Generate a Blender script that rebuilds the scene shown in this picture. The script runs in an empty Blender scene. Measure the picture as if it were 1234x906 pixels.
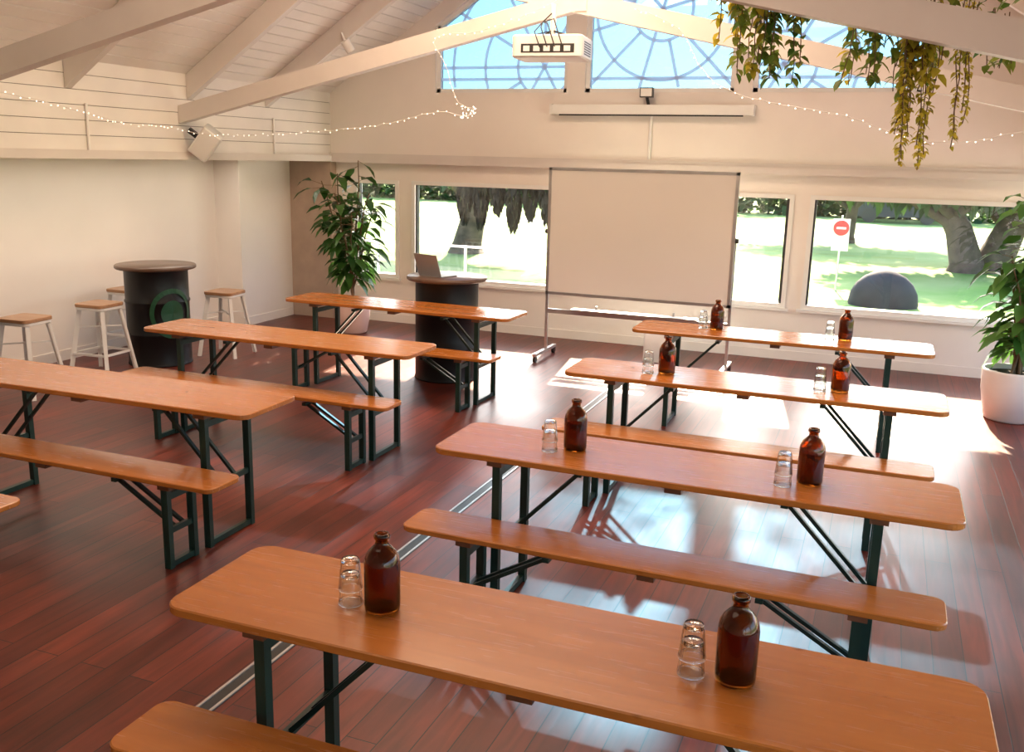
import bpy, bmesh, math, random
from mathutils import Vector, Matrix
random.seed(7)
SC=bpy.context.scene
try:
    SC.view_settings.view_transform='Standard'
except Exception: pass
# ---------------------------------------------------------------- materials
def nodes(name):
    m=bpy.data.materials.new(name);m.use_nodes=True
    nt=m.node_tree;b=nt.nodes['Principled BSDF'];return m,nt,b
def N(nt,t,**k):
    n=nt.nodes.new(t)
    for a,v in k.items():
        if a in n.inputs: n.inputs[a].default_value=v
        else: setattr(n,a,v)
    return n
def ramp(nt,stops):
    r=nt.nodes.new('ShaderNodeValToRGB');e=r.color_ramp.elements
    while len(e)<len(stops): e.new(.5)
    for i,(p,c) in enumerate(stops): e[i].position=p;e[i].color=(*c,1)
    return r
def simple(name,col,rough=.5,metal=0,var=.12,scale=6,bump=0,coat=0,spec=.5):
    m,nt,b=nodes(name);L=nt.links
    tc=N(nt,'ShaderNodeTexCoord');no=N(nt,'ShaderNodeTexNoise',Scale=scale,Detail=4.)
    L.new(tc.outputs['Object'],no.inputs['Vector'])
    r=ramp(nt,[(.3,[c*(1-var) for c in col]),(.7,[min(1,c*(1+var)) for c in col])])
    L.new(no.outputs['Fac'],r.inputs['Fac']);L.new(r.outputs['Color'],b.inputs['Base Color'])
    b.inputs['Roughness'].default_value=rough;b.inputs['Metallic'].default_value=metal
    b.inputs['Coat Weight'].default_value=coat;b.inputs['Specular IOR Level'].default_value=spec
    if bump:
        bp=N(nt,'ShaderNodeBump',Strength=bump,Distance=.01);L.new(no.outputs['Fac'],bp.inputs['Height']);L.new(bp.outputs['Normal'],b.inputs['Normal'])
    return m
def wood(name,c1,c2,rough=.3,axis='X',coat=.3,scale=1.0,knots=True):
    m,nt,b=nodes(name);L=nt.links
    tc=N(nt,'ShaderNodeTexCoord');mp=N(nt,'ShaderNodeMapping')
    L.new(tc.outputs['Object'],mp.inputs['Vector'])
    mp.inputs['Scale'].default_value=(1.2*scale,14*scale,14*scale) if axis=='X' else (14*scale,1.2*scale,14*scale)
    oi=N(nt,'ShaderNodeObjectInfo');ml=N(nt,'ShaderNodeMath',operation='MULTIPLY');ml.inputs[1].default_value=37.
    L.new(oi.outputs['Random'],ml.inputs[0]);cb=N(nt,'ShaderNodeCombineXYZ')
    for i in range(3): L.new(ml.outputs[0],cb.inputs[i])
    L.new(cb.outputs[0],mp.inputs['Location'])
    no=N(nt,'ShaderNodeTexNoise',Scale=1.3,Detail=4.,Distortion=.8);L.new(mp.outputs[0],no.inputs['Vector'])
    n2=N(nt,'ShaderNodeTexNoise',Scale=5.,Detail=2.);L.new(mp.outputs[0],n2.inputs['Vector'])
    r=ramp(nt,[(.2,c1),(.8,c2)]);L.new(no.outputs['Fac'],r.inputs['Fac'])
    last=r.outputs['Color']
    if knots:
        vo=N(nt,'ShaderNodeTexVoronoi',Scale=3.2);mp2=N(nt,'ShaderNodeMapping');mp2.inputs['Scale'].default_value=(.8,1.3,1.3)
        L.new(tc.outputs['Object'],mp2.inputs['Vector']);L.new(cb.outputs[0],mp2.inputs['Location']);L.new(mp2.outputs[0],vo.inputs['Vector'])
        kr=ramp(nt,[(.015,(.35,.3,.28)),(.05,(1,1,1))]);L.new(vo.outputs['Distance'],kr.inputs['Fac'])
        mx=N(nt,'ShaderNodeMixRGB',blend_type='MULTIPLY');mx.inputs[0].default_value=.8
        L.new(last,mx.inputs[1]);L.new(kr.outputs[0],mx.inputs[2]);last=mx.outputs[0]
    L.new(last,b.inputs['Base Color'])
    rr=N(nt,'ShaderNodeMapRange');rr.inputs[3].default_value=rough*.8;rr.inputs[4].default_value=rough*1.2
    L.new(n2.outputs['Fac'],rr.inputs[0]);L.new(rr.outputs[0],b.inputs['Roughness'])
    b.inputs['Coat Weight'].default_value=coat;b.inputs['Coat Roughness'].default_value=.22
    bp=N(nt,'ShaderNodeBump',Strength=.06,Distance=.003);L.new(no.outputs['Fac'],bp.inputs['Height']);L.new(bp.outputs['Normal'],b.inputs['Normal'])
    return m
def floor_mat():
    m,nt,b=nodes('red_floorboards');L=nt.links
    tc=N(nt,'ShaderNodeTexCoord');mp=N(nt,'ShaderNodeMapping');mp.inputs['Rotation'].default_value=(0,0,math.pi/2)
    L.new(tc.outputs['Object'],mp.inputs['Vector'])
    br=nt.nodes.new('ShaderNodeTexBrick');L.new(mp.outputs[0],br.inputs['Vector'])
    br.inputs['Scale'].default_value=1.;br.inputs['Brick Width'].default_value=2.6;br.inputs['Row Height'].default_value=.125
    br.inputs['Mortar Size'].default_value=.0024;br.inputs['Bias'].default_value=0.
    br.inputs['Color1'].default_value=(.105,.017,.008,1);br.inputs['Color2'].default_value=(.20,.036,.016,1);br.inputs['Mortar'].default_value=(.011,.004,.003,1)
    mg=N(nt,'ShaderNodeMapping');mg.inputs['Scale'].default_value=(16,1.2,1);L.new(tc.outputs['Object'],mg.inputs['Vector'])
    no=N(nt,'ShaderNodeTexNoise',Scale=1.5,Detail=7.,Distortion=.6);L.new(mg.outputs[0],no.inputs['Vector'])
    r=ramp(nt,[(.25,(.5,.45,.45)),(.75,(1.3,1.2,1.15))]);L.new(no.outputs['Fac'],r.inputs[0])
    mx=N(nt,'ShaderNodeMixRGB',blend_type='MULTIPLY');mx.inputs[0].default_value=.9
    L.new(br.outputs['Color'],mx.inputs[1]);L.new(r.outputs[0],mx.inputs[2])
    nl=N(nt,'ShaderNodeTexNoise',Scale=1.3,Detail=5.);L.new(tc.outputs['Object'],nl.inputs['Vector'])
    r2=ramp(nt,[(.3,(.6,.55,.55)),(.7,(1.2,1.2,1.2))]);L.new(nl.outputs['Fac'],r2.inputs[0])
    m2=N(nt,'ShaderNodeMixRGB',blend_type='MULTIPLY');m2.inputs[0].default_value=1.
    L.new(mx.outputs[0],m2.inputs[1]);L.new(r2.outputs[0],m2.inputs[2]);L.new(m2.outputs[0],b.inputs['Base Color'])
    rr=N(nt,'ShaderNodeMapRange');rr.inputs[3].default_value=.3;rr.inputs[4].default_value=.5
    L.new(nl.outputs['Fac'],rr.inputs[0]);L.new(rr.outputs[0],b.inputs['Roughness'])
    bp=N(nt,'ShaderNodeBump',Strength=.4,Distance=.003);bp.invert=True;L.new(br.outputs['Fac'],bp.inputs['Height'])
    b2=N(nt,'ShaderNodeBump',Strength=.15,Distance=.004);L.new(no.outputs['Fac'],b2.inputs['Height']);L.new(bp.outputs[0],b2.inputs['Normal'])
    L.new(b2.outputs[0],b.inputs['Normal'])
    b.inputs['Coat Weight'].default_value=.08;b.inputs['Coat Roughness'].default_value=.3
    return m
def grass_mat():
    m,nt,b=nodes('park_grass');L=nt.links
    tc=N(nt,'ShaderNodeTexCoord');no=N(nt,'ShaderNodeTexNoise',Scale=.35,Detail=8.);L.new(tc.outputs['Object'],no.inputs['Vector'])
    r=ramp(nt,[(.3,(.10,.24,.04)),(.5,(.22,.38,.07)),(.72,(.42,.50,.18))]);L.new(no.outputs['Fac'],r.inputs[0]);L.new(r.outputs[0],b.inputs['Base Color'])
    b.inputs['Roughness'].default_value=.9
    return m
def glassmat(name,col,ior=1.45,rough=.0):
    m,nt,b=nodes(name)
    tc=N(nt,'ShaderNodeTexCoord');no=N(nt,'ShaderNodeTexNoise',Scale=9.);nt.links.new(tc.outputs['Object'],no.inputs['Vector'])
    r=ramp(nt,[(.2,[c*.92 for c in col]),(.8,col)]);nt.links.new(no.outputs['Fac'],r.inputs[0]);nt.links.new(r.outputs[0],b.inputs['Base Color'])
    b.inputs['Transmission Weight'].default_value=1;b.inputs['IOR'].default_value=ior;b.inputs['Roughness'].default_value=rough
    return m
def pane_mat(name,tint=(1,1,1),g=.06):
    m=bpy.data.materials.new(name);m.use_nodes=True;nt=m.node_tree;nt.nodes.clear()
    o=N(nt,'ShaderNodeOutputMaterial');t=N(nt,'ShaderNodeBsdfTransparent');t.inputs[0].default_value=(*tint,1)
    gl=N(nt,'ShaderNodeBsdfGlossy');gl.inputs['Roughness'].default_value=.02;mx=N(nt,'ShaderNodeMixShader');mx.inputs[0].default_value=g
    nt.links.new(t.outputs[0],mx.inputs[1]);nt.links.new(gl.outputs[0],mx.inputs[2]);nt.links.new(mx.outputs[0],o.inputs[0]);return m
def frost_mat(name,col,k):
    m=bpy.data.materials.new(name);m.use_nodes=True;nt=m.node_tree;nt.nodes.clear()
    o=N(nt,'ShaderNodeOutputMaterial');t=N(nt,'ShaderNodeBsdfTransparent');t.inputs[0].default_value=(.75,.72,.85,1)
    gl=N(nt,'ShaderNodeBsdfTranslucent');gl.inputs[0].default_value=(*col,1)
    di=N(nt,'ShaderNodeBsdfDiffuse');di.inputs[0].default_value=(*col,1);m1=N(nt,'ShaderNodeMixShader');m1.inputs[0].default_value=.5
    nt.links.new(gl.outputs[0],m1.inputs[1]);nt.links.new(di.outputs[0],m1.inputs[2])
    mx=N(nt,'ShaderNodeMixShader');mx.inputs[0].default_value=k
    nt.links.new(t.outputs[0],mx.inputs[1]);nt.links.new(m1.outputs[0],mx.inputs[2]);nt.links.new(mx.outputs[0],o.inputs[0]);return m
def emis(name,col,s):
    m,nt,b=nodes(name);b.inputs['Base Color'].default_value=(*col,1);b.inputs['Emission Color'].default_value=(*col,1);b.inputs['Emission Strength'].default_value=s;return m
def leafmat(name,c1,c2,rough=.45,tl=.3):
    m,nt,b=nodes(name);L=nt.links
    g=N(nt,'ShaderNodeNewGeometry');r=ramp(nt,[(0.,c1),(1.,c2)])
    L.new(g.outputs['Random Per Island'],r.inputs[0]);L.new(r.outputs[0],b.inputs['Base Color'])
    b.inputs['Roughness'].default_value=rough
    tr=N(nt,'ShaderNodeBsdfTranslucent');L.new(r.outputs[0],tr.inputs[0]);mx=N(nt,'ShaderNodeMixShader');mx.inputs[0].default_value=tl
    o=nt.nodes['Material Output'];L.new(b.outputs[0],mx.inputs[1]);L.new(tr.outputs[0],mx.inputs[2]);L.new(mx.outputs[0],o.inputs[0])
    return m
M={}
M['wall']=simple('white_wall_paint',(.86,.79,.72),.55,var=.03,scale=1.5)
M['ceil']=simple('white_ceiling_boards',(.82,.77,.72),.5,var=.05,scale=2)
M['beam']=simple('white_beam_paint',(.72,.66,.61),.45,var=.04,scale=3)
M['gap']=simple('board_gap_shadowline',(.13,.10,.08),.8)
M['brown']=simple('brown_column_paint',(.46,.34,.26),.6,var=.08)
M['floor']=floor_mat()
M['table']=wood('varnished_pine',(.40,.128,.022),(.56,.195,.038),.26)
M['batten']=wood('batten_wood',(.10,.035,.015),(.20,.075,.03),.5,knots=False)
M['stoolwood']=wood('stool_seat_wood',(.30,.14,.06),(.50,.27,.13),.4,knots=False)
M['dtop']=wood('dark_barrel_top_wood',(.07,.035,.02),(.16,.085,.05),.35,knots=False)
M['steel']=simple('green_painted_steel',(.008,.038,.029),.4,.1)
M['brace']=simple('dark_green_brace_rod',(.008,.03,.024),.4,.1)
M['black']=simple('black_drum_paint',(.004,.004,.005),.38,.0,spec=.35)
M['green']=simple('green_drum_print',(.01,.07,.03),.4)
M['wmetal']=simple('white_powder_coat',(.8,.78,.74),.35,var=.03)
M['alu']=simple('brushed_aluminium',(.6,.6,.6),.35,.8)
M['board']=simple('whiteboard_surface',(.88,.84,.77),.35,var=.02,scale=1)
M['amber']=glassmat('amber_glass',(.30,.085,.010))
M['clear']=glassmat('clear_glass',(.97,.99,.99),1.35)
M['pane']=pane_mat('window_glass')
M['bpane']=pane_mat('blue_tinted_glass',(.042,.098,.170),.05)
M['lead']=frost_mat('frosted_leading_strip',(.62,.64,.74),.88)
M['white']=simple('white_plastic',(.84,.82,.78),.4,var=.02)
M['dark']=simple('dark_plastic',(.03,.03,.03),.4)
M['pot']=simple('white_ceramic_pot',(.80,.74,.68),.45,var=.03)
M['pinkpot']=simple('pink_ceramic_pot',(.78,.55,.47),.5,var=.03)
M['soil']=simple('potting_soil',(.03,.02,.012),.95,var=.4,scale=40)
M['bark']=simple('tree_bark',(.09,.065,.05),.9,var=.4,scale=5,bump=.8)
M['stem']=simple('plant_stem',(.16,.10,.05),.8)
M['leaf']=leafmat('fig_leaf',(.015,.06,.012),(.07,.18,.03),.3)
M['leafb']=leafmat('bright_leaf',(.03,.12,.02),(.14,.30,.06),.35)
M['ivy']=leafmat('ivy_leaf',(.05,.15,.02),(.32,.38,.06),.5,.45)
M['ivyy']=leafmat('ivy_leaf_yellow',(.30,.30,.02),(.75,.60,.07),.5,.45)
M['tleaf']=leafmat('park_foliage',(.01,.04,.012),(.07,.15,.035),.7)
M['frond']=leafmat('dark_frond',(.015,.012,.01),(.05,.04,.025),.8)
M['grass']=grass_mat()
M['paving']=simple('terrace_paving',(.62,.60,.57),.8,var=.1,scale=2)
M['asphalt']=simple('park_path',(.45,.44,.42),.9,var=.1,scale=2)
M['red']=simple('sign_red',(.5,.03,.03),.5)
M['rock']=simple('dark_boulder_stone',(.03,.03,.035),.8,var=.3,scale=3,bump=.6)
M['car']=simple('car_paint',(.03,.04,.06),.3,.3)
M['bulb']=emis('fairy_bulb_glow',(1,.88,.68),4)
M['wire']=simple('fairy_light_wire',(.8,.76,.70),.5)
M['silver']=simple('laptop_silver',(.45,.45,.46),.35,.6,var=.02)
M['screen']=simple('laptop_screen_dark',(.02,.02,.025),.15)
# ---------------------------------------------------------------- mesh builder
class MB:
    def __init__(s): s.v=[];s.f=[];s.m=[];s.mi=[];s.sm=[]
    def add(s,vs,fs,mat,smooth=False):
        if mat not in s.m: s.m.append(mat)
        k=len(s.v);s.v+=[tuple(v) for v in vs]
        for f in fs: s.f.append([i+k for i in f]);s.mi.append(s.m.index(mat));s.sm.append(smooth)
    def box(s,x0,x1,y0,y1,z0,z1,mat):
        s.add([(x0,y0,z0),(x1,y0,z0),(x1,y1,z0),(x0,y1,z0),(x0,y0,z1),(x1,y0,z1),(x1,y1,z1),(x0,y1,z1)],
          [(0,3,2,1),(4,5,6,7),(0,1,5,4),(1,2,6,5),(2,3,7,6),(3,0,4,7)],mat)
    def bar(s,p0,p1,w,h,mat,up=(0,0,1)):
        p0=Vector(p0);p1=Vector(p1);d=(p1-p0).normalized();u=Vector(up)
        if abs(d.dot(u))>.98: u=Vector((0,1,0))
        a=d.cross(u).normalized();b=a.cross(d).normalized()
        vs=[p+a*i*w/2+b*j*h/2 for p in (p0,p1) for i,j in ((-1,-1),(1,-1),(1,1),(-1,1))]
        s.add(vs,[(0,1,2,3),(7,6,5,4),(0,4,5,1),(1,5,6,2),(2,6,7,3),(3,7,4,0)],mat)
    def cyl(s,p0,p1,r0,mat,r1=None,n=16,caps=True):
        r1=r0 if r1 is None else r1
        s.tube([p0,p1],[r0,r1],mat,n,caps)
    def tube(s,pts,rs,mat,n=8,caps=True):
        pts=[Vector(p) for p in pts]
        if not hasattr(rs,'__len__'): rs=[rs]*len(pts)
        vs=[];a=None
        for i,p in enumerate(pts):
            d=(pts[min(i+1,len(pts)-1)]-pts[max(i-1,0)]).normalized()
            if a is None:
                a=d.cross(Vector((0,0,1)) if abs(d.z)<.9 else Vector((1,0,0))).normalized()
            else: a=(a-d*a.dot(d)).normalized()
            b=d.cross(a)
            for k in range(n):
                t=2*math.pi*k/n;vs.append(p+a*math.cos(t)*rs[i]+b*math.sin(t)*rs[i])
        fs=[]
        for i in range(len(pts)-1):
            for k in range(n): fs.append((i*n+k,i*n+(k+1)%n,(i+1)*n+(k+1)%n,(i+1)*n+k))
        s.add(vs,fs,mat,True)
        if caps:
            s.add(vs[:n],[tuple(range(n))[::-1]],mat);s.add(vs[-n:],[tuple(range(n))],mat)
    def lathe(s,prof,mat,o=(0,0,0),n=28,smooth=True,close=False):
        vs=[(o[0]+r*math.cos(2*math.pi*k/n),o[1]+r*math.sin(2*math.pi*k/n),o[2]+z) for r,z in prof for k in range(n)]
        m=len(prof);fs=[]
        for i in range(m-1 if not close else m):
            j=(i+1)%m
            for k in range(n): fs.append((i*n+k,i*n+(k+1)%n,j*n+(k+1)%n,j*n+k))
        s.add(vs,fs,mat,smooth)
    def slab(s,cx,cy,w,d,z0,z1,r,mat,ch=.004,seg=6):
        def ring(i,z):
            R=max(r-i,.001);o=[]
            for qx,qy,a0 in ((1,1,0),(-1,1,90),(-1,-1,180),(1,-1,270)):
                for k in range(seg+1):
                    a=math.radians(a0+90*k/seg)
                    o.append((cx+qx*(w/2-r)+R*math.cos(a),cy+qy*(d/2-r)+R*math.sin(a),z))
            return o
        rings=[ring(ch,z0),ring(0,z0+ch),ring(0,z1-ch),ring(ch,z1)];n=len(rings[0]);vs=sum(rings,[])
        fs=[(i*n+k,i*n+(k+1)%n,(i+1)*n+(k+1)%n,(i+1)*n+k) for i in range(3) for k in range(n)]
        fs+=[tuple(range(n))[::-1],tuple(range(3*n,4*n))]
        s.add(vs,fs,mat)
    def prism(s,poly,fn,t0,t1,mat):
        n=len(poly);vs=[fn(a,b,t0) for a,b in poly]+[fn(a,b,t1) for a,b in poly]
        s.add(vs,[tuple(range(n)),tuple(range(n,2*n))[::-1]]+[(i,(i+1)%n,n+(i+1)%n,n+i) for i in range(n)],mat)
    def ball(s,c,r,mat,n=8,sc=(1,1,1)):
        prof=[(max(1e-4,r*math.sin(math.pi*i/n)),-r*math.cos(math.pi*i/n)*sc[2]) for i in range(n+1)]
        k=len(s.v);s.lathe(prof,mat,(0,0,0),n*2)
        for i in range(k,len(s.v)):
            x,y,z=s.v[i];s.v[i]=(c[0]+x*sc[0],c[1]+y*sc[1],c[2]+z)
    def leaf(s,p,d,L,w,mat,droop=.3):
        p=Vector(p);d=Vector(d).normalized();sd=d.cross(Vector((random.uniform(-.4,.4),random.uniform(-.4,.4),1)))
        if sd.length<.05: sd=Vector((1,0,0))
        sd.normalize();dz=Vector((0,0,-1))
        a=p+d*L*.35+dz*droop*L*.06;b=p+d*L*.7+dz*droop*L*.3;t=p+d*L+dz*droop*L*.7
        up=sd.cross(d)*w*.12
        s.add([p,a+sd*w/2+up,a,a-sd*w/2+up,b+sd*w*.4+up,b,b-sd*w*.4+up,t],[(0,1,2),(0,2,3),(1,4,5,2),(2,5,6,3),(4,7,5),(5,7,6)],mat,True)
    def obj(s,name,loc=(0,0,0),rz=0,norm=True):
        me=bpy.data.meshes.new(name);me.from_pydata(s.v,[],s.f)
        for m in s.m: me.materials.append(M[m])
        for p,mi,sm in zip(me.polygons,s.mi,s.sm): p.material_index=mi;p.use_smooth=sm
        if norm:
            bm=bmesh.new();bm.from_mesh(me)
            bmesh.ops.recalc_face_normals(bm,faces=bm.faces);bm.to_mesh(me);bm.free()
        me.update();o=bpy.data.objects.new(name,me);o.location=loc;o.rotation_euler=(0,0,rz)
        SC.collection.objects.link(o);return o
def dup(o,loc,rz=0):
    c=bpy.data.objects.new(o.name.split('.')[0],o.data);c.location=loc;c.rotation_euler=(0,0,rz);SC.collection.objects.link(c);return c
rnd=random.uniform
# ---------------------------------------------------------------- room shell
XL,XR,XC=-6.5,1.6,-2.45; YB=10.35; YF=-2.5; SL=.66; ZE=2.77
LL,LR=-7.42,2.4
PX,PY=-7.07,9.2
xz=lambda a,b,t:(a,t,b)
b=MB();b.box(LL-.1,LR+.1,YF-.1,YB+.25,-.12,0,'floor');b.obj('floor')
b=MB()
for dx in (-.03,.03): b.box(-2.2+dx-.006,-2.2+dx+.006,.2,8.3,.0,.006,'alu')
b.box(-2.24,-2.16,.2,8.3,.0,.002,'dark');b.obj('floor_track_rail')
def ceiling():
    b=MB();n=38
    for sgn in (-1,1):
        x_out=XC+sgn*(XC-XL);L=math.hypot(XC-XL,SL*(XC-XL));
        sx=-sgn*(XC-XL)/L;sz=SL*(XC-XL)/L
        for i in range(n):
            a=i/n*L;c=(i+1)/n*L-.015
            p=[(x_out+sx*a,ZE+sz*a),(x_out+sx*c,ZE+sz*c)]
            b.prism([p[0],p[1],(p[1][0],p[1][1]+.02),(p[0][0],p[0][1]+.02)],xz,YF,YB+.3,'ceil')
        b.prism([(x_out,ZE+.02),(XC,ZE+.02+SL*(XC-XL)),(XC,ZE+.14+SL*(XC-XL)),(x_out,ZE+.14)],xz,YF-.1,YB+.3,'gap')
    return b.obj('ceiling')
ceiling()
def header(x0,x1,inner,name):
    b=MB();b.box(x0,x1,YF,YB+.2,2.0,ZE+.16,'gap');d=.012 if inner>0 else -.012
    xf=x1 if inner>0 else x0
    z=2.03
    while z<ZE-.02:
        z2=min(z+.125,ZE+.02);b.box(min(xf,xf+d),max(xf,xf+d),YF,YB-.0,z,z2-.005,'ceil');z+=.125
    b.obj(name)
header(XL-.12,XL-.012,1,'wall_left_upper');header(XR+.012,XR+.12,-1,'wall_right_upper')
b=MB()
for xa,xb in ((XL-.14,XL+.05),(XR-.05,XR+.14)): b.box(xa,xb,YF,YB-.02,1.955,2.03,'beam')
b.obj('trim_1')
b=MB();b.box(LL-.1,XL-.1,YF,YB+.2,2.03,2.09,'wall');b.box(XR+.1,LR+.1,YF,YB+.2,2.03,2.09,'wall')
for y in (2.13,3.5,4.87,6.25,7.62,9.0): b.box(LL,XL-.14,y-.06,y+.06,1.95,2.03,'beam')
b.obj('ceiling_side_aisles')
b=MB();b.box(LL-.1,LL,YF,YB+.2,0,2.05,'wall');b.obj('wall_left')
b=MB();b.box(LL,PX,PY,YB+.05,0,2.03,'wall');b.obj('wall_left_pilaster')
b=MB();b.box(PX,-6.47,10.22,YB+.05,0,1.96,'brown');b.obj('column_corner')
b=MB();b.box(LL,LL+.015,YF,PY,0,.1,'wall');b.box(PX,PX+.015,PY,10.2,0,.1,'wall');b.obj('baseboard_left')
b=MB();b.box(LL-.1,LR+.1,YF-.15,YF,0,2.1,'wall');b.prism([(XL-.2,2.0),(XR+.2,2.0),(XR+.2,ZE-.03),(XC,ZE+SL*4.05+.13),(XL-.2,ZE-.03)],xz,YF-.15,YF,'wall');b.obj('wall_front')
b=MB();b.box(LR,LR+.1,YF,YB+.2,0,.45,'wall');b.box(LR,LR+.1,YF,YB+.2,1.9,2.05,'wall')
ys=[YF,-.6,1.4,3.4,5.4,7.4,9.4,YB+.2]
for y in ys: b.box(LR,LR+.1,y-.12,y+.12,.45,1.9,'wall')
b.obj('wall_right')
wins=[(-6.2,-5.58),(-5.40,-3.42),(-3.2,-2.2),(-2.02,-.93),(-.77,1.32)]
Z0,Z1=.56,1.75
b=MB();y0,y1=YB,YB+.12
b.box(LL,LR,y0,y1,0,Z0,'wall');b.box(LL,LR,y0,y1,Z1,2.05,'wall')
xs=[LL]+[v for w in wins for v in w]+[LR]
for i in range(0,len(xs),2): b.box(xs[i],xs[i+1],y0,y1,Z0,Z1,'wall')
b.obj('wall_back')
b=MB();b.box(-6.47,LR,YB-.015,YB,0,.1,'wall');b.obj('baseboard_back')
for i,(a,c) in enumerate(wins):
    b=MB();t=.045
    yA,yB=YB-.03,YB+.1
    b.box(a,c,yA,yB,Z0,Z0+t,'white');b.box(a,c,yA,yB,Z1-t,Z1,'white')
    b.box(a,a+t,yA,yB,Z0+t,Z1-t,'white');b.box(c-t,c,yA,yB,Z0+t,Z1-t,'white')
    b.box(a+t,a+t+.02,YB+.0,YB+.06,Z0+t,Z1-t,'dark')
    if i in (3,): b.box(c-t-.03,c-t,YB+.0,YB+.06,Z0+t,Z1-t,'dark')
    b.box(a+t,c-t,YB+.04,YB+.046,Z0+t,Z1-t,'pane')
    b.box(a-.04,c+.04,YB-.06,YB-.03,Z0-.03,Z0,'white')
    b.obj('window_%d'%(i+1))
zc=lambda x: ZE+SL*(min(x,2*XC-x)-XL)
b=MB();ya,yb=YB-.06,YB+.12
b.box(XL-.1,XR+.1,ya,yb,2.0,2.77,'wall')
pans=[(-5.07,-3.46),(-3.25,-1.63),(-1.44,.17)]
ztop=lambda x:min(zc(x)-.2,4.45)
def col(x0,x1,f):
    xs=[x0]+[x for x in (-3.65,XC,-1.25) if x0<x<x1]+[x1]
    b.prism([(x,f(x)) for x in xs]+[(x,zc(x)+.1) for x in xs[::-1]],xz,ya,yb,'wall')
col(XL-.1,-5.07,lambda x:2.77);col(-3.46,-3.25,lambda x:2.77);col(-1.63,-1.44,lambda x:2.77);col(.17,XR+.1,lambda x:2.77)
for a,c in pans: col(a,c,ztop)
b.obj('wall_back_gable')
for i,(a,c) in enumerate(pans):
    b=MB();t=.035;ym=YB+.02
    pts=[(a,2.77),(c,2.77)]+[(x,ztop(x)) for x in sorted([a,c]+[x for x in (-3.65,-1.25) if a<x<c],reverse=True)]
    n=len(pts)
    for k in range(n):
        p,q=pts[k],pts[(k+1)%n];b.bar((p[0],ym,p[1]),(q[0],ym,q[1]),.09,.07,'white',up=(0,1,0))
    def inside(x,z): return a+.01<x<c-.01 and 2.78<z<ztop(x)-.01
    cx,cz={0:(-3.75,3.05),1:(-2.44,3.62),2:(-1.15,3.05)}[i]
    lay=[0]
    def strip(Q,w):
        if len(Q)<2: return
        y=YB+.016-.0006*lay[0];lay[0]+=1;vs=[]
        for j,p in enumerate(Q):
            q0=Q[max(j-1,0)];q1=Q[min(j+1,len(Q)-1)]
            d=Vector((q1[0]-q0[0],q1[1]-q0[1])).normalized()*w/2
            vs+=[(p[0]-d.y,y,p[1]+d.x),(p[0]+d.y,y,p[1]-d.x)]
        b.add(vs,[(2*j,2*j+1,2*j+3,2*j+2) for j in range(len(Q)-1)],'lead')
    def poly(P,w=.034):
        cur=[]
        for p in P:
            if inside(*p): cur.append(p)
            else: strip(cur,w);cur=[]
        strip(cur,w)
    for R in (.32,.72,1.12,1.5):
        poly([(cx+R*math.cos(t_*math.pi/48),cz+R*math.sin(t_*math.pi/48)) for t_ in range(97)])
    for k in range(12):
        a_=k*math.pi/6+(.0 if i!=1 else math.pi/12)
        r0=0 if k%2==0 else .32
        poly([(cx+r*math.cos(a_),cz+r*math.sin(a_)) for r in [r0+j*.05 for j in range(44)]])
    poly([(a+.02+j*(c-a-.04)/20,2.92) for j in range(21)])
    b.add([(x,YB+.035,z) for x,z in pts],[tuple(range(len(pts)))],'bpane')
    b.obj('window_%d'%(i+6))
b=MB();b.box(XL-.0,XR,YB-.13,YB-.0,1.95,2.02,'beam');b.box(XL,XR,YB-.1,YB-.06,2.0,2.06,'beam');b.obj('trim_2')
# ---------------------------------------------------------------- trusses, rafters
def truss(y):
    b=MB();w=.1;m=.226
    for s in (-1,1):
        zb=lambda x: (2.30 if s<0 else 2.265)+m*(x-XL)
        fx=lambda x:(x if s<0 else 2*XC-x)
        X0,X1=XL+.005,XC+1.2
        P=[(fx(X0),zb(X0)),(fx(X1),zb(X1)),(fx(X1),zb(X1)+.165),(fx(X0),zb(X0)+.165)]
        yo=0 if s<0 else .001
        b.prism(P,xz,y-w/2-yo,y+w/2+yo,'beam')
    b.box(XC-.05,XC+.05,y-.06,y+.06,3.2,5.15,'beam')
    return b.obj('roof_truss')
for y in (-.6,2.13,4.87,7.62): truss(y)
def rafter(y):
    b=MB();w=.07
    for s in (-1,1):
        fx=lambda x:(x if s<0 else 2*XC-x)
        P=[(fx(XL+.005),ZE-.24),(fx(XC),ZE-.24+SL*4.05),(fx(XC),ZE-.002+SL*4.05),(fx(XL+.005),ZE-.002)]
        b.prism(P,xz,y-w/2,y+w/2,'beam')
    return b.obj('ceiling_rafter')
for y in (.77,2.25,3.5,4.98,6.25,7.74,9.0): rafter(y)
b=MB();b.box(XC-.05,XC+.05,YF,YB-.07,5.05,5.36,'beam');b.obj('ridge_beam')
b=MB()
for y in (6.42,9.1): b.cyl((XL+.015,y,2.03),(XL+.015,y,2.42),.012,'white',n=8)
b.obj('wall_conduit_pipe')
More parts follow.
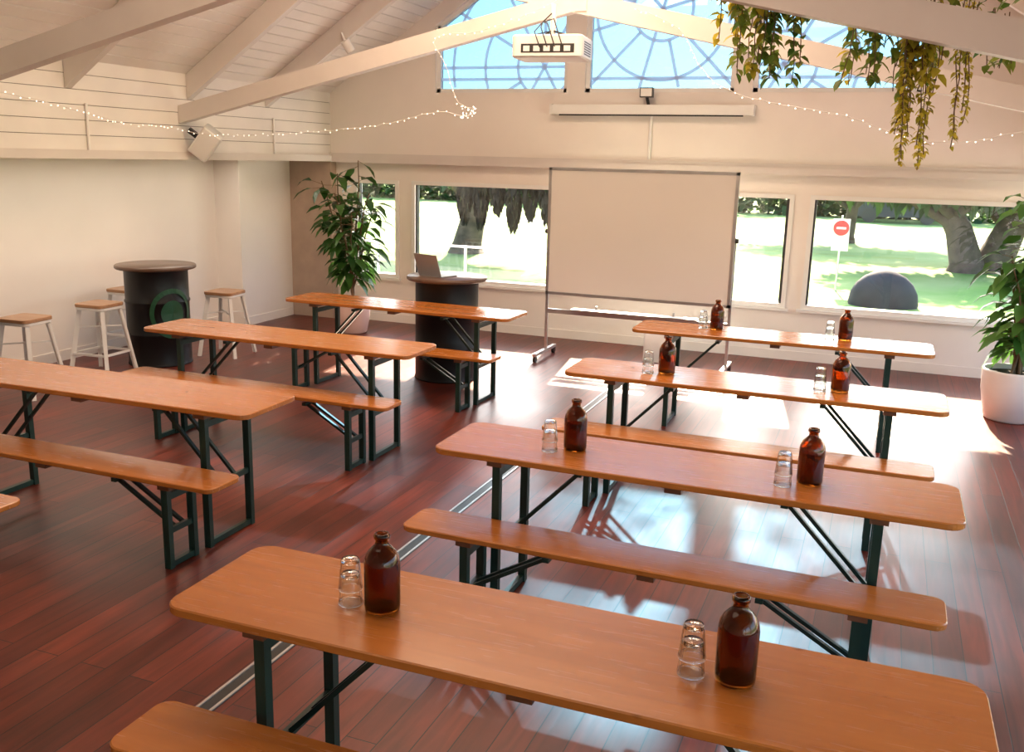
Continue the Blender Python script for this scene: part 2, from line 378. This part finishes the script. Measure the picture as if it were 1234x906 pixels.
# ---------------------------------------------------------------- beer tables & benches
def trestle(b,cx,yw,ztop,H):
    for s in (-1,1):
        x=s*.8
        for yy in (-yw,yw):
            b.bar((x,yy,ztop),(x,yy,0.0),.035,.03,'steel',up=(0,1,0))
            b.bar((x-s*.016,yy,ztop),(x-s*.016,yy,.0),.006,.034,'steel',up=(0,1,0))
        b.bar((x,-yw,.02),(x,yw,.02),.025,.03,'steel')
        b.bar((x,-yw,ztop-.04),(x,yw,ztop-.04),.025,.035,'steel')
        zz=H*.42;b.bar((x,-yw,zz),(x,yw,zz),.02,.03,'steel')
        for yy in (-yw*.35,yw*.35):
            b.bar((x,yy,zz),(x-s*.36,yy,ztop-.015),.02,.016,'brace')
        b.bar((x-s*.36,-yw*.7,ztop-.015),(x-s*.36,yw*.7,ztop-.015),.03,.02,'steel')
def table():
    b=MB();b.slab(0,0,2.2,.49,.742,.77,.065,'table')
    for x in (-.8,0,.8): b.box(x-.035,x+.035,-.22,.22,.714,.742,'batten')
    trestle(b,0,.18,.714,.77);return b
def bench():
    b=MB();b.slab(0,0,2.2,.25,.444,.47,.05,'table')
    for x in (-.8,0,.8): b.box(x-.035,x+.035,-.11,.11,.418,.444,'batten')
    trestle(b,0,.09,.418,.47);return b
T=[(-.74,2.21,.012),(-.71,3.89,0),(-.68,5.65,0),(-.69,7.35,.006),(-3.97,3.92,.02),(-3.93,5.58,.006),(-3.89,7.28,-.017)]
B=[(-.75,3.54,-.008),(-.73,5.29,.006),(-.74,1.84,.009),(-3.97,3.55,.0),(-3.96,5.24,-.005),(-3.93,6.91,-.014),(-4.66,2.86,0)]
o=table().obj('beer_table',(T[0][0],T[0][1],0),T[0][2])
for x,y,r in T[1:]: dup(o,(x,y,0),r)
o=bench().obj('beer_bench',(B[0][0],B[0][1],0),B[0][2])
for x,y,r in B[1:]: dup(o,(x,y,0),r)
# ---------------------------------------------------------------- bottles & tumblers
def bottle():
    b=MB()
    p=[(.001,.0),(.046,.0),(.051,.006),(.052,.02),(.052,.145),(.049,.163),(.040,.182),(.028,.195),(.0205,.203),(.019,.21),(.019,.219),(.023,.221),(.0235,.229),(.021,.235),(.016,.236),(.0155,.21),(.022,.196),(.035,.178),(.0445,.16),(.047,.145),(.047,.02),(.043,.011),(.001,.009)]
    b.lathe(p,'amber',n=36);return b
def tumblers():
    b=MB()
    for z in (0,.045):
        p=[(.001,z+.095),(.024,z+.095),(.0265,z+.09),(.036,z+.0),(.0335,z+.0),(.0245,z+.083),(.001,z+.085)]
        b.lathe(p,'clear',n=20,smooth=False)
        b.lathe([(.0355,z+.0),(.037,z+.003),(.0355,z+.008)],'clear',n=20)
    return b
bo=[(-1.24,2.19),(-.24,2.22),(-1.21,3.90),(-.19,3.89),(-1.18,5.65),(-.16,5.67),(-1.17,7.40),(-.21,7.42)]
gl=[(-1.345,2.19),(-.35,2.21),(-1.31,3.84),(-.29,3.82),(-1.29,5.62),(-.27,5.63),(-1.28,7.42),(-.32,7.38)]
o=bottle().obj('amber_glass_bottle',(*bo[0],.7705))
for p in bo[1:]: dup(o,(*p,.7705),rnd(0,6))
o=tumblers().obj('stacked_glass_tumblers',(*gl[0],.7705))
for p in gl[1:]: dup(o,(*p,.7705),rnd(0,6))
# ---------------------------------------------------------------- barrel tables, stools, laptop
def drum(logo):
    b=MB();R=.295;h=.93
    p=[(.001,0),(R+.004,0),(R+.008,.008),(R+.004,.018),(R,.03)]
    for z0 in (.31,.62): p+=[(R,z0-.02),(R+.009,z0-.006),(R+.009,z0+.006),(R,z0+.02)]
    p+=[(R,h-.03),(R+.004,h-.018),(R+.008,h-.008),(R+.004,h),(R-.015,h),(R-.015,h-.015),(.001,h-.015)]
    b.lathe(p,'black',n=48)
    b.lathe([(.001,h),(.365,h),(.375,h+.008),(.375,h+.03),(.368,h+.036),(.001,h+.036)],'dtop',n=56)
    if logo:
        def sp(a,z): return ((R+.0115)*math.cos(a),(R+.0115)*math.sin(a),z)
        a0=math.radians(-22);n=28
        for ra,rb in ((.17,.21),(.0,.11)):
            vs=[];fs=[]
            for k in range(n):
                t=2*math.pi*k/n
                for r in (ra,rb): vs.append(sp(a0+r*1.0*math.cos(t)/R,.52+r*1.15*math.sin(t)))
            for k in range(n): fs.append((2*k,2*k+1,(2*k+3)%(2*n),(2*k+2)%(2*n)))
            b.add(vs,fs,'green')
    return b
drum(True).obj('barrel_table',(-6.55,7.2,0));d2=drum(False).obj('barrel_table',(-3.77,7.92,0));dup(d2,(-6.86,5.11,0))
def stool():
    b=MB();h=.66
    b.slab(0,0,.32,.32,h-.03,h,.05,'stoolwood')
    b.slab(0,0,.31,.31,h-.055,h-.03,.05,'wmetal')
    for sx in (-1,1):
        for sy in (-1,1):
            b.bar((sx*.12,sy*.12,h-.05),(sx*.2,sy*.2,0.0),.04,.012,'wmetal',up=(sx,-sy,0))
            b.bar((sx*.128,sy*.112,h-.05),(sx*.208,sy*.192,.0),.012,.035,'wmetal',up=(sx,-sy,0))
    for z,q in ((.2,.176),(.44,.146)):
        if z<.3:
            for s in (-1,1):
                b.bar((-q,s*q,z),(q,s*q,z),.02,.02,'wmetal');b.bar((s*q,-q,z),(s*q,q,z),.02,.02,'wmetal')
        else:
            b.bar((-q,-q,z),(q,q,z),.02,.012,'wmetal');b.bar((-q,q,z),(q,-q,z),.012,.02,'wmetal')
    return b
o=stool().obj('bar_stool',(-6.68,6.59,0),.06)
dup(o,(-6.22,7.80,0),.1);dup(o,(-7.15,7.45,0),.0);dup(o,(-6.62,5.72,0),.08)
b=MB()
b.slab(.105,0,.21,.30,0,.012,.012,'silver',.002)
b.box(.05,.13,-.12,.12,.012,.0125,'dark')
a_=math.radians(108)
cx,cz=math.cos(a_)*.205,math.sin(a_)*.205
b.bar((0,0,.012),(cx,0,.012+cz),.30,.006,'silver',up=(1,0,0))
b.bar((.006,0,.02),(cx*.96+.006,0,.012+cz*.96),.285,.002,'screen',up=(1,0,0))
b.obj('laptop',(-3.88,7.78,.9665),math.radians(70))
# ---------------------------------------------------------------- whiteboard
b=MB();x0,x1=-3.24,-1.34;y=9.2;z0,z1=.68,1.97
b.box(x0+.02,x1-.02,y-.012,y+.012,z0+.02,z1-.02,'board')
for a in (x0,x1-.03): b.box(a,a+.03,y-.018,y+.018,z0,z1,'alu')
for z in (z0,z1-.03): b.box(x0,x1,y-.018,y+.018,z,z+.03,'alu')
for x in (x0+.005,x1-.005):
    b.bar((x,y+.035,.09),(x,y+.035,1.35),.028,.028,'alu',up=(0,1,0));b.cyl((x-.035,y+.02,1.325),(x+.035,y+.02,1.325),.022,'dark',n=12)
    b.bar((x,y-.32,.08),(x,y+.32,.08),.04,.03,'alu')
    for yy in (y-.29,y+.29): b.cyl((x-.015,yy,.033),(x+.015,yy,.033),.033,'dark',n=16);b.cyl((x,yy,.05),(x,yy,.08),.008,'alu',n=8)
b.bar((x0,y+.035,.5),(x1,y+.035,.5),.03,.045,'alu');b.box(x0+.3,x1-.3,y-.09,y+.03,.535,.55,'alu')
for x in (x0+.55,x1-.55): b.bar((x,y+.02,.5),(x,y+.02,.585),.02,.02,'alu',up=(0,1,0))
b.obj('whiteboard')
b=MB();b.slab(-2.08,9.65,.34,.30,0.0,.36,.03,'white');b.slab(-2.08,9.65,.36,.32,.36,.39,.03,'white');b.obj('storage_box')
# ---------------------------------------------------------------- projector, screen, lights, speaker
b=MB();b.slab(0,0,.56,.42,0,.17,.05,'white',.012)
b.box(-.2,.22,-.212,-.208,.035,.10,'dark')
for k in range(5): b.box(-.18+k*.08,-.13+k*.08,-.216,-.21,.045,.085,'white')
b.cyl((.14,.2,.07),(.14,.25,.07),.05,'dark');b.cyl((.14,.2,.07),(.14,.24,.07),.058,'white')
for k in range(6): b.box(.279,.2825,-.12,.12,.03+k*.018,.037+k*.018,'dark')
b.cyl((0,0,.17),(0,0,.42),.022,'white');b.slab(0,0,.16,.16,.17,.185,.02,'dark')
for sx,sy in ((-1,-1),(1,-1),(-1,1),(1,1)): b.bar((0,0,.22),(sx*.14,sy*.1,.175),.02,.008,'dark')
for k in range(4): b.tube([(-.05+k*.06,-.21,.07),(-.08+k*.05,-.27,.18+.03*k),(-.06,-.1,.27),(0,0,.36)],.005,'dark',6)
b.obj('ceiling_projector',(-2.60,7.35,2.81),math.radians(6))
b=MB();b.bar((-3.58,10.19,2.585),(-1.42,10.19,2.585),.1,.1,'white')
for x in (-3.6,-1.42): b.box(x,x+.03,10.135,10.28,2.53,2.64,'white')
b.box(-3.5,-1.5,10.18,10.19,2.52,2.536,'dark');b.cyl((-2.48,10.26,2.07),(-2.48,10.26,2.53),.018,'white',n=10)
b.obj('retractable_projector_screen')
b=MB();b.box(-.07,.07,-.03,.03,-.05,.05,'dark');b.box(-.06,.06,-.034,-.03,-.04,.04,'white');b.bar((0,.02,-.05),(0,.1,-.12),.03,.015,'dark');b.obj('floodlight_fixture',(-2.52,10.17,2.76))
b=MB();b.slab(0,0,.2,.18,-.15,.15,.03,'white',.01);b.bar((0,0,0),(-.2,0,.0),.04,.05,'dark');b.slab(0,-.091,.17,.004,-.13,.13,.002,'white')
o=b.obj('wall_speaker',(-6.3,7.72,2.12));o.rotation_euler=(math.radians(18),math.radians(38),math.radians(35))
b=MB();b.cyl((0,0,0),(0,-.02,.12),.05,'white',n=20);b.cyl((0,-.02,.12),(0,0,.2),.015,'white',n=8);o=b.obj('ceiling_spotlight',(-5.42,9.0,3.1));o.rotation_euler=(.3,-.4,0)
# ---------------------------------------------------------------- indoor plants
def pottree(name,loc,pr,ph,potmat,H,rx,nl,lm,seed,zmin=.55,lean=(0,0),LL_=.17):
    random.seed(seed);b=MB()
    b.lathe([(.001,0),(pr*.72,0),(pr*.8,.015),(pr*.98,ph*.6),(pr,ph-.02),(pr*.99,ph),(pr*.93,ph),(pr*.93,ph-.05)],potmat,n=36)
    b.lathe([(.001,ph-.045),(pr*.94,ph-.045)],'soil',n=36)
    stems=[]
    for k in range(7):
        a=k*math.tau/7+rnd(-.4,.4);rr=rnd(.3,1)*rx;top=H*rnd(.7,1)
        P=[Vector((rnd(-.05,.05),rnd(-.05,.05),ph-.05))]
        for j in range(1,8):
            t=j/7;P.append(Vector((lean[0]*t+math.cos(a)*rr*t**1.5+rnd(-.02,.02),lean[1]*t+math.sin(a)*rr*t**1.5+rnd(-.02,.02),ph+(top-ph)*t)))
        b.tube(P,[.014-.0012*j for j in range(8)],'stem',6);stems.append(P)
    for k in range(nl):
        P=random.choice(stems);t=rnd(max(0,(zmin-ph)/(H-ph)),1)*6.99;j=int(t);p=P[j].lerp(P[j+1],t-j)
        a=rnd(0,math.tau);d=Vector((math.cos(a),math.sin(a),rnd(-.5,.45)))
        q=p+d*rnd(.05,.14);b.tube([p,q],[.003,.002],'stem',4,False)
        b.leaf(q,d,rnd(.7,1.2)*LL_,rnd(.44,.56)*LL_,lm,rnd(.3,1.1))
    return b.obj(name,loc,norm=False)
pottree('potted_fig_tree',(-5.74,9.5,0),.2,.34,'pinkpot',2.0,.42,250,'leaf',3,.72,(0,-.05),.21)
pottree('potted_rubber_plant',(1.12,8.7,0),.25,.43,'pot',1.88,.26,230,'leafb',5,.6,(.05,0),.21)
random.seed(11)
b=MB()
def strand(x,y,z,L,mat,sz,dens=34,sway=.05):
    P=[Vector((x,y,z))]
    n=max(3,int(L/.08));dx,dy=rnd(-1,1)*sway,rnd(-1,1)*sway
    for i in range(n): P.append(P[-1]+Vector((dx/n+rnd(-.012,.012),dy/n+rnd(-.012,.012),-L/n)))
    b.tube(P,.0025,'stem',4,False)
    for i in range(int(L*dens)):
        t=rnd(0,n-.01);j=int(t);p=P[j].lerp(P[j+1],t-j);a=rnd(0,math.tau)
        b.leaf(p,(math.cos(a),math.sin(a),rnd(-.8,.2)),sz*rnd(.7,1.3),sz*rnd(.55,.8),mat,.6)
zt=lambda x:2.465+.226*(XR-x)+.03
for k in range(24): x=rnd(-.9,-.5);strand(x,rnd(4.97,5.15),zt(x),rnd(.2,.55),'ivy' if k%4 else 'ivyy',.055,46)
for k in range(22): x=rnd(-.28,.15);strand(x,rnd(4.97,5.2),zt(x),rnd(.25,.5),'ivy' if k%4 else 'ivyy',.06,42)
for k in range(8): x=rnd(.15,.42);strand(x,rnd(4.97,5.2),zt(x),rnd(.18,.36),'ivy',.055,42)
for k in range(11): x=rnd(-.02,.12);strand(x,rnd(4.98,5.08),zt(x)-.1,rnd(.4,.72),'ivyy' ,.034,90,.03)
for k in range(4): x=.22+.02*k;strand(x,5.0,zt(x),.66-.06*k,'ivyy',.025,110,.02)
for k in range(200):
    x=rnd(-.95,.5);b.leaf((x,rnd(4.95,5.15),zt(x)+rnd(0,.10)),(rnd(-1,1),rnd(-1,1),rnd(-.3,.8)),.065,.042,'ivy',.5)
b.obj('hanging_ivy',norm=False)
# ---------------------------------------------------------------- string lights
random.seed(5);b=MB()
def swag(P,step=.055):
    P=[Vector(p) for p in P];Q=[]
    for i in range(len(P)-1):
        p0=P[max(i-1,0)];p1=P[i];p2=P[i+1];p3=P[min(i+2,len(P)-1)]
        n=max(2,int((p2-p1).length/.06))
        for k in range(n):
            t=k/n;Q.append(.5*((2*p1)+(-p0+p2)*t+(2*p0-5*p1+4*p2-p3)*t*t+(-p0+3*p1-3*p2+p3)*t**3)+Vector((rnd(-.004,.004),rnd(-.004,.004),rnd(-.006,.006))))
    Q.append(P[-1]);b.tube(Q,.003,'wire',4,False)
    for q in Q[::1]:
        b.ball(q+Vector((rnd(-.01,.01),rnd(-.01,.01),rnd(-.014,.008))),.005,'bulb',3)
yy=7.54
swag([(-6.44,3.5,2.50),(-6.44,5.5,2.45),(-6.44,6.8,2.27),(-6.44,7.4,2.26),(-6.1,yy,2.2),(-5.2,yy,2.22),(-4.3,yy,2.30),(-3.7,yy,2.42),(-3.42,yy,2.38),(-3.36,yy,2.45),(-3.5,yy,2.50),(-3.62,yy,2.8),(-3.72,yy,3.02),(-3.3,yy,3.07),(-2.9,yy,3.18),(-2.6,yy,3.3)])
swag([(-2.0,yy,3.2),(-1.65,yy,3.05),(-1.45,yy,2.75),(-1.23,yy,2.59),(-.79,yy,2.48),(-.31,yy,2.39),(.1,yy,2.25),(.45,yy,2.24),(.81,yy,2.31),(1.5,yy,2.38)])
for k in range(26):
    p=Vector((-3.40,yy,2.42))+Vector((rnd(-.07,.07),rnd(-.03,.03),rnd(-.05,.05)));b.ball(p,.005,'bulb',3)
b.obj('string_lights')
# ---------------------------------------------------------------- outside: park
GZ=-.4
b=MB();b.box(-60,60,YB+.3,160,GZ-.2,GZ,'grass');b.box(9,60,-20,YB+.3,GZ-.2,GZ,'grass');b.obj('ground_lawn')
b=MB();b.box(-12,8,YB+.26,14.2,GZ,-.12,'paving');b.box(2.55,9,-12,YB+.26,GZ,-.12,'paving');b.obj('terrace_paving')
b=MB();b.box(-40,40,35,37,GZ,GZ+.01,'asphalt');b.obj('park_path')
b=MB()
for k in range(5):
    x=-9.5+k*1.6;b.box(x-.02,x+.02,13.9,13.94,-.12,.62,'alu')
    if k<4: b.box(x+.05,x+1.55,13.91,13.922,-.06,.60,'pane')
b.box(-9.5,-3.1,13.89,13.95,.62,.65,'white');b.obj('terrace_balustrade')
def tree(name,x,y,trunk,can,nl,seed,sz=.3,hgt=2.4,lean=0,mat='tleaf'):
    random.seed(seed);b=MB()
    P=[Vector((x,y,GZ-.1)),Vector((x+.05*lean,y,GZ+.25)),Vector((x+.4*lean,y,GZ+1.0)),Vector((x+lean,y,GZ+hgt))]
    b.tube(P,[trunk*1.5,trunk*1.05,trunk*.85,trunk*.6],'bark',12)
    for k in range(7):
        a=k*.9+rnd(-.2,.2);r=rnd(.5,.9)
        s=P[2].lerp(P[3],rnd(0,1));e=P[3]+Vector((math.cos(a)*can[0]*r,math.sin(a)*can[1]*r,rnd(-.1,.5)))
        m=s.lerp(e,.5)+Vector((0,0,rnd(.1,.5)));b.tube([s,m,e],[trunk*.4,trunk*.25,trunk*.1],'bark',7)
    for k in range(nl):
        while True:
            u=Vector((rnd(-1,1),rnd(-1,1),rnd(-1,1)))
            if u.length<1: break
        c=P[3]+Vector((u.x*can[0],u.y*can[1],can[3]+u.z*can[2]))
        b.leaf(c,(rnd(-1,1),rnd(-1,1),rnd(-1,.5)),sz*rnd(.6,1.4),sz*.6,mat,.5)
    return b.obj(name,norm=False)
tree('pohutukawa_tree',1.9,25.5,.36,(3.2,2.5,.8,.7),2200,21,.35,1.7,-.7)
tree('pohutukawa_tree',2.5,26,.42,(3.2,2.5,.8,.7),2200,22,.35,1.9,.7)
tree('pohutukawa_tree',4.6,25.5,.3,(3.2,2.5,.8,.7),1500,23,.35,2.1,.4)
tree('pohutukawa_tree',-10.2,22.6,.36,(2.6,2.0,.7,.8),2000,24,.3,2.2,.5)
tree('pohutukawa_tree',-12.8,21,.3,(2.2,2.2,.8,.7),1800,25,.3,2.1,-.2)
tree('pohutukawa_tree',-1.2,33,.2,(4.0,2.0,1.0,.6),2000,26,.4,2.2,.2)
random.seed(77);b=MB()
for k in range(9000):
    x=rnd(-45,30);y=50+rnd(-1,1);z=GZ+rnd(0,1)**1.3*(1.9+.6*math.sin(x*.6)+.4*math.sin(x*1.7))
    b.leaf((x,y,z),(rnd(-1,1),rnd(-1,1),rnd(-.6,1)),.6*rnd(.6,1.3),.4,'tleaf',.4)
b.obj('boundary_hedge',norm=False)
random.seed(9);b=MB()
b.tube([(-10.2,20.3,2.2),(-8.8,19.9,2.3),(-6.2,19.8,2.2)],[.1,.08,.04],'bark',8)
for k in range(8):
    x=-9.0+k*.40;L=rnd(1.05,1.55);zt_=rnd(1.9,2.1)
    b.tube([(x,19.8,2.3),(x,19.8,zt_)],[.02,.02],'bark',5)
    for j in range(200):
        t=rnd(0,1);r=.15*math.sin(math.pi*min(1,.15+t*.85))**.7;a=rnd(0,math.tau)
        b.leaf((x+math.cos(a)*r,19.8+math.sin(a)*r,zt_-t*L),(math.cos(a)*.2,math.sin(a)*.2,-1),.2,.08,'frond',.2)
b.obj('hanging_tree_fronds',norm=False)
b=MB();b.cyl((-.85,20,GZ),(-.85,20,1.1),.02,'alu',n=8);b.cyl((-.85,19.97,.85),(-.85,19.95,.85),.15,'red',n=28);b.box(-.94,-.76,19.935,19.95,.83,.87,'white')
b.box(-1.01,-.69,19.972,19.985,.4,1.03,'white');b.obj('no_entry_sign')
b=MB();b.ball((.06,18.2,GZ+.05),.60,'rock',10,(1,.7,1.0));b.obj('garden_boulder')
b=MB();P=[(0,.25),(0,.75),(.25,.85),(.9,.95),(1.4,1.42),(2.9,1.45),(3.6,1.0),(4.3,.9),(4.4,.3)]
CY=46
b.prism(P,lambda a,c,t:(-1.6+a*.9,t,GZ+c),CY,CY+1.7,'car')
b.prism([(1.0,.98),(1.45,1.38),(2.85,1.4),(3.45,1.0)],lambda a,c,t:(-1.6+a*.9,t,GZ+c),CY-.02,CY+1.72,'screen')
for x in (.77,3.2):
    for y in (CY-.05,CY+1.55): b.cyl((-1.6+x,y,GZ+.32),(-1.6+x,y+.2,GZ+.32),.32,'dark',n=20)
b.obj('parked_car')
# ---------------------------------------------------------------- light
w=bpy.data.worlds.new('sky_world');SC.world=w;w.use_nodes=True;nt=w.node_tree
sk=nt.nodes.new('ShaderNodeTexSky');sk.sky_type='NISHITA';sk.sun_disc=False;sk.sun_elevation=math.radians(30.5);sk.sun_rotation=math.radians(-8.5);sk.air_density=1.0;sk.dust_density=1.5;sk.ozone_density=1.5
bg=nt.nodes['Background'];nt.links.new(sk.outputs[0],bg.inputs[0]);bg.inputs[1].default_value=.95
def light(name,kind,loc,energy,col,**k):
    l=bpy.data.lights.new(name,kind);l.energy=energy;l.color=col
    for a,v in k.items(): setattr(l,a,v)
    o=bpy.data.objects.new(name,l);o.location=loc;SC.collection.objects.link(o);return o
s=light('sun','SUN',(0,30,20),27,(1,.82,.58),angle=math.radians(1.2))
s.rotation_euler=Vector((.15,-1,-.59)).to_track_quat('-Z','Y').to_euler()
for i,(y,e) in enumerate(((0.5,30),(3.5,65),(6.3,180))):
    l=light('warm_room_fill','AREA',(XC,y,4.4),e,(1,.72,.50),shape='RECTANGLE',size=3.0,size_y=1.6)  # unseen overhead fill, added to brighten and warm the interior
# unseen fill light added under the left aisle soffit to whiten the wall
light('aisle_fill_light','AREA',(-6.8,6.6,1.94),24,(1,.88,.74),shape='RECTANGLE',size=.3,size_y=5.0)
# ---------------------------------------------------------------- camera
f,yaw,pit,rol,h=1132.33,.3726,.2279,.0248,2.05
fw=Vector((-math.sin(yaw)*math.cos(pit),math.cos(yaw)*math.cos(pit),-math.sin(pit)))
r=Vector((math.cos(yaw),math.sin(yaw),0));u=r.cross(fw)
c,s_=math.cos(rol),math.sin(rol)
r,u=c*r+s_*u,-s_*r+c*u
cd=bpy.data.cameras.new('camera');cd.sensor_width=36;cd.lens=f/1234*36;cd.clip_start=.05;cd.clip_end=500
co=bpy.data.objects.new('camera',cd)
co.matrix_world=Matrix(((r.x,u.x,-fw.x,0),(r.y,u.y,-fw.y,0),(r.z,u.z,-fw.z,h),(0,0,0,1)))
SC.collection.objects.link(co);SC.camera=co
